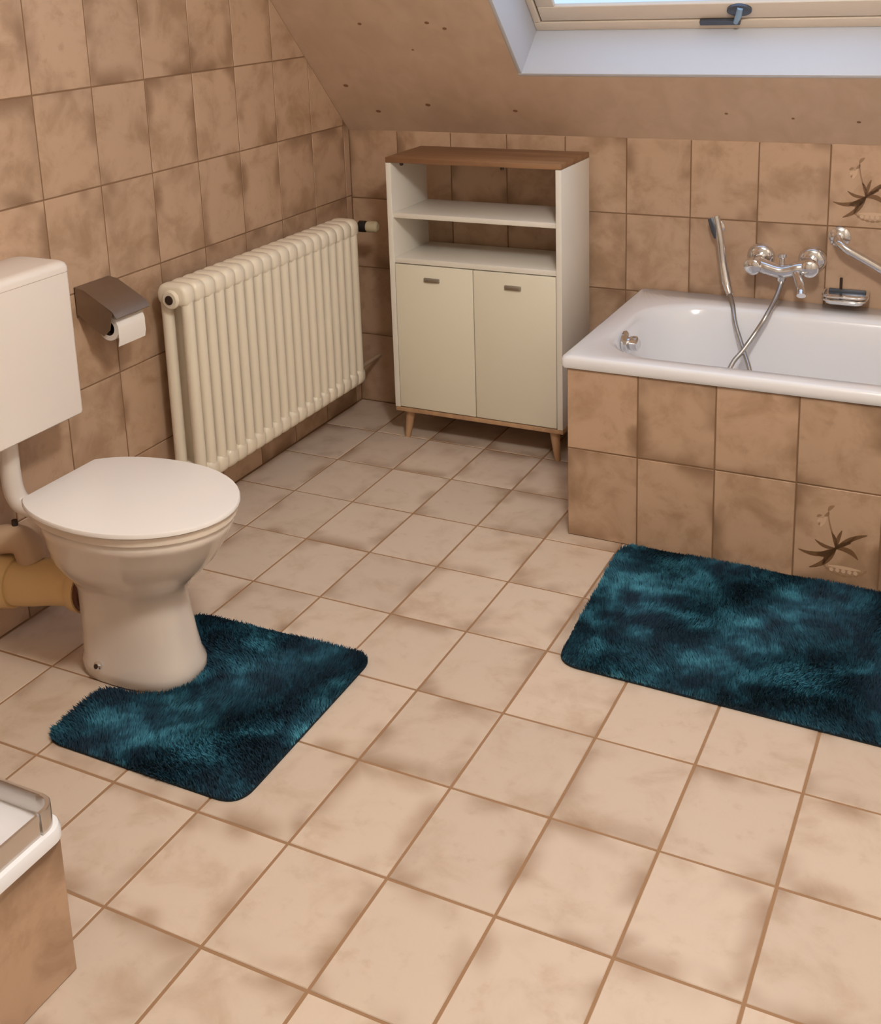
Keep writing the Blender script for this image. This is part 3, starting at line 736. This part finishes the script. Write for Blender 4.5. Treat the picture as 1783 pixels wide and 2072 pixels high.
def open_rail(name, ins, thk, z0, z1, mat, seg=None, label=None):
    """extruded rail following the two free sides of the tray, with a rounded corner; seg picks the part"""
    r = .030; P_ = []
    if seg in (None, 'back'):
        P_ += [V((x, SY - ins, 0)) for x in (.03, SX - r - ins)]
    if seg in (None, 'corner'):
        P_ += [V((SX - ins - r + r * math.sin(a), SY - ins - r + r * math.cos(a), 0)) for a in [PI / 2 * k / 8 for k in range(9)]]
        if seg == 'corner': P_ = [V((SX - ins - r - .010, SY - ins, 0))] + P_ + [V((SX - ins, SY - ins - r - .008, 0))]
    if seg in (None, 'side'):
        P_ += [V((SX - ins, y, 0)) for y in (SY - ins - r - .010, -3.27)]
    out, inn = [], []
    for i, p in enumerate(P_):
        t = (P_[min(i + 1, len(P_) - 1)] - P_[max(i - 1, 0)]).normalized(); n = V((-t.y, t.x, 0))
        out.append(p); inn.append(p - n * thk)
    bm = bmesh.new()
    rings = [[V((o_.x, o_.y, z0)), V((o_.x, o_.y, z1 - .002)), V((o_.x + (i_.x - o_.x) * .15, o_.y + (i_.y - o_.y) * .15, z1)), V((o_.x + (i_.x - o_.x) * .85, o_.y + (i_.y - o_.y) * .85, z1)), V((i_.x, i_.y, z1 - .002)), V((i_.x, i_.y, z0))] for o_, i_ in zip(out, inn)]
    loft(bm, rings); return finish(name, bm, mat, sh, label, 40)
open_rail('rail', -.0010, .006, .270, .308, 'alu', 'back'); open_rail('rail', -.0010, .006, .270, .306, 'alu', 'side')
open_rail('corner_piece', -.0026, .0085, .270, .307, 'alu', 'corner', 'rounded metal corner piece')
bm = bmesh.new(); boxb(bm, (.03, SY - .062, .270), (SX - .085, SY - .054, .284), .002); boxb(bm, (SX - .092, SY - .070, .270), (SX - .078, SY - .052, .288), .003); finish('inner_track', bm, 'alu', sh)
box('track_cover', (SX - .050, -3.27, .2702), (SX - .020, SY - .080, .2745), 'alu', sh, .001)

# ------------------------------------------------------------------ shaggy mats
def inside(pts, poly):
    x, y = pts[:, 0], pts[:, 1]; c = np.zeros(len(x), bool); n = len(poly)
    for i in range(n):
        x0, y0 = poly[i]; x1, y1 = poly[(i + 1) % n]
        if y0 == y1: continue
        c ^= ((y0 > y) != (y1 > y)) & (x < (x1 - x0) * (y - y0) / (y1 - y0) + x0)
    return c
def pile(name, poly, parent, h=.0155, sp=.0027, seed=1):
    r = np.random.default_rng(seed); P = np.array(poly)
    xs_, ys_ = np.meshgrid(np.arange(P[:, 0].min(), P[:, 0].max(), sp), np.arange(P[:, 1].min(), P[:, 1].max(), sp))
    pts = np.stack([xs_.ravel(), ys_.ravel()], 1) + r.uniform(-sp * .5, sp * .5, (xs_.size, 2)); pts = pts[inside(pts, poly)]
    n = len(pts); x, y = pts.T
    # brushed pile: direction of lean varies slowly over the mat
    fx = np.sin(x * 13 + 2 * np.sin(y * 9 + seed)) + .7 * np.sin(y * 21 + x * 7 + seed); fy = np.cos(y * 11 + 1.7 * np.sin(x * 12 + seed)) + .7 * np.cos(x * 19 - y * 8)
    lean = np.stack([fx, fy], 1) * .0042 + r.normal(0, .0018, (n, 2))
    hh = h * r.uniform(.78, 1.1, n) * (1 + .10 * np.sin(x * 38 + 3 * np.sin(y * 27)) * np.cos(y * 33))
    ctr = pts.mean(0); hh *= np.where((np.abs(y - ctr[1]) > (P[:, 1].max() - P[:, 1].min()) * .5 - .012), .85, 1.0)
    a = r.uniform(0, PI, n); w_ = .0016
    dx, dy = np.cos(a) * w_, np.sin(a) * w_
    b = .003 * np.ones(n)
    v = np.empty((n, 5, 3))
    v[:, 0] = np.stack([x - dx, y - dy, b], 1); v[:, 1] = np.stack([x + dx, y + dy, b], 1)
    mx2, my2 = x + lean[:, 0] * .35, y + lean[:, 1] * .35
    v[:, 2] = np.stack([mx2 + dx * .9, my2 + dy * .9, hh * .6], 1); v[:, 3] = np.stack([mx2 - dx * .9, my2 - dy * .9, hh * .6], 1)
    v[:, 4] = np.stack([x + lean[:, 0], y + lean[:, 1], hh], 1)
    base = (np.arange(n) * 5)[:, None]
    tri = np.concatenate([base + [0, 1, 2], base + [0, 2, 3], base + [3, 2, 4]], 1).reshape(-1, 3).astype(np.int32)
    me = bpy.data.meshes.new(name); me.vertices.add(n * 5); me.vertices.foreach_set('co', v.ravel())
    me.loops.add(tri.size); me.loops.foreach_set('vertex_index', tri.ravel()); me.polygons.add(len(tri))
    me.polygons.foreach_set('loop_start', np.arange(0, tri.size, 3, dtype=np.int32)); me.polygons.foreach_set('loop_total', np.full(len(tri), 3, np.int32))
    me.update(calc_edges=True)
    o = link(name, me, 'pile', parent); o['kind'] = 'stuff'; return o
def mat_thing(name, corners, label, cutout=None, rad=.05, seed=1):
    """corners in world x, y (counter-clockwise)"""
    c = V((sum(p[0] for p in corners) / 4, sum(p[1] for p in corners) / 4, 0))
    e = empty(name, (c.x, c.y, 0), label, 'bath mat'); P_ = [V((p[0] - c.x, p[1] - c.y)) for p in corners]; out = []
    for i, p in enumerate(P_):
        a, b = (P_[i - 1] - p).normalized(), (P_[(i + 1) % 4] - p).normalized()
        s, t = p + a * rad, p + b * rad
        for k in range(9):
            u = k / 8; out.append(tuple((1 - u) ** 2 * s + 2 * u * (1 - u) * p + u * u * t))
        if cutout and i == cutout[0]: out += [(x - c.x, y - c.y) for x, y in cutout[1]]
    bm = bmesh.new(); loft(bm, [[V((x, y, z)) for x, y in out] for z in (.0008, .005)])
    me = fromb('backing', bm); link('backing', me, 'mat_base', e)
    pile('pile', out, e, seed=seed)
    return e
mat_thing('bath_mat', [(1.237, -1.308), (2.13, -1.330), (2.125, -.720), (1.206, -.716)], 'teal shaggy rectangular mat on the floor in front of the bathtub', None, .055, 4)
cut = []
cc, ch_ = (.425, TY - .003), .106
for k in range(15):      # from the upper arm round the pedestal to the lower arm
    a = PI / 2 - PI * k / 14; cut.append((cc[0] + .120 * math.cos(a), cc[1] + ch_ * math.sin(a)))
arm = .362
cut = [(arm + .018, cc[1] + ch_ + .018), (arm + .045, cc[1] + ch_ + .002)] + cut + [(arm + .040, cc[1] - ch_ - .002), (arm + .010, cc[1] - ch_ - .018)]
mat_thing('pedestal_mat', [(.376, -1.985), (.866, -1.985), (.858, -1.446), (.366, -1.456)], 'teal shaggy mat cut out around the foot of the toilet', (3, cut), .055, 9)
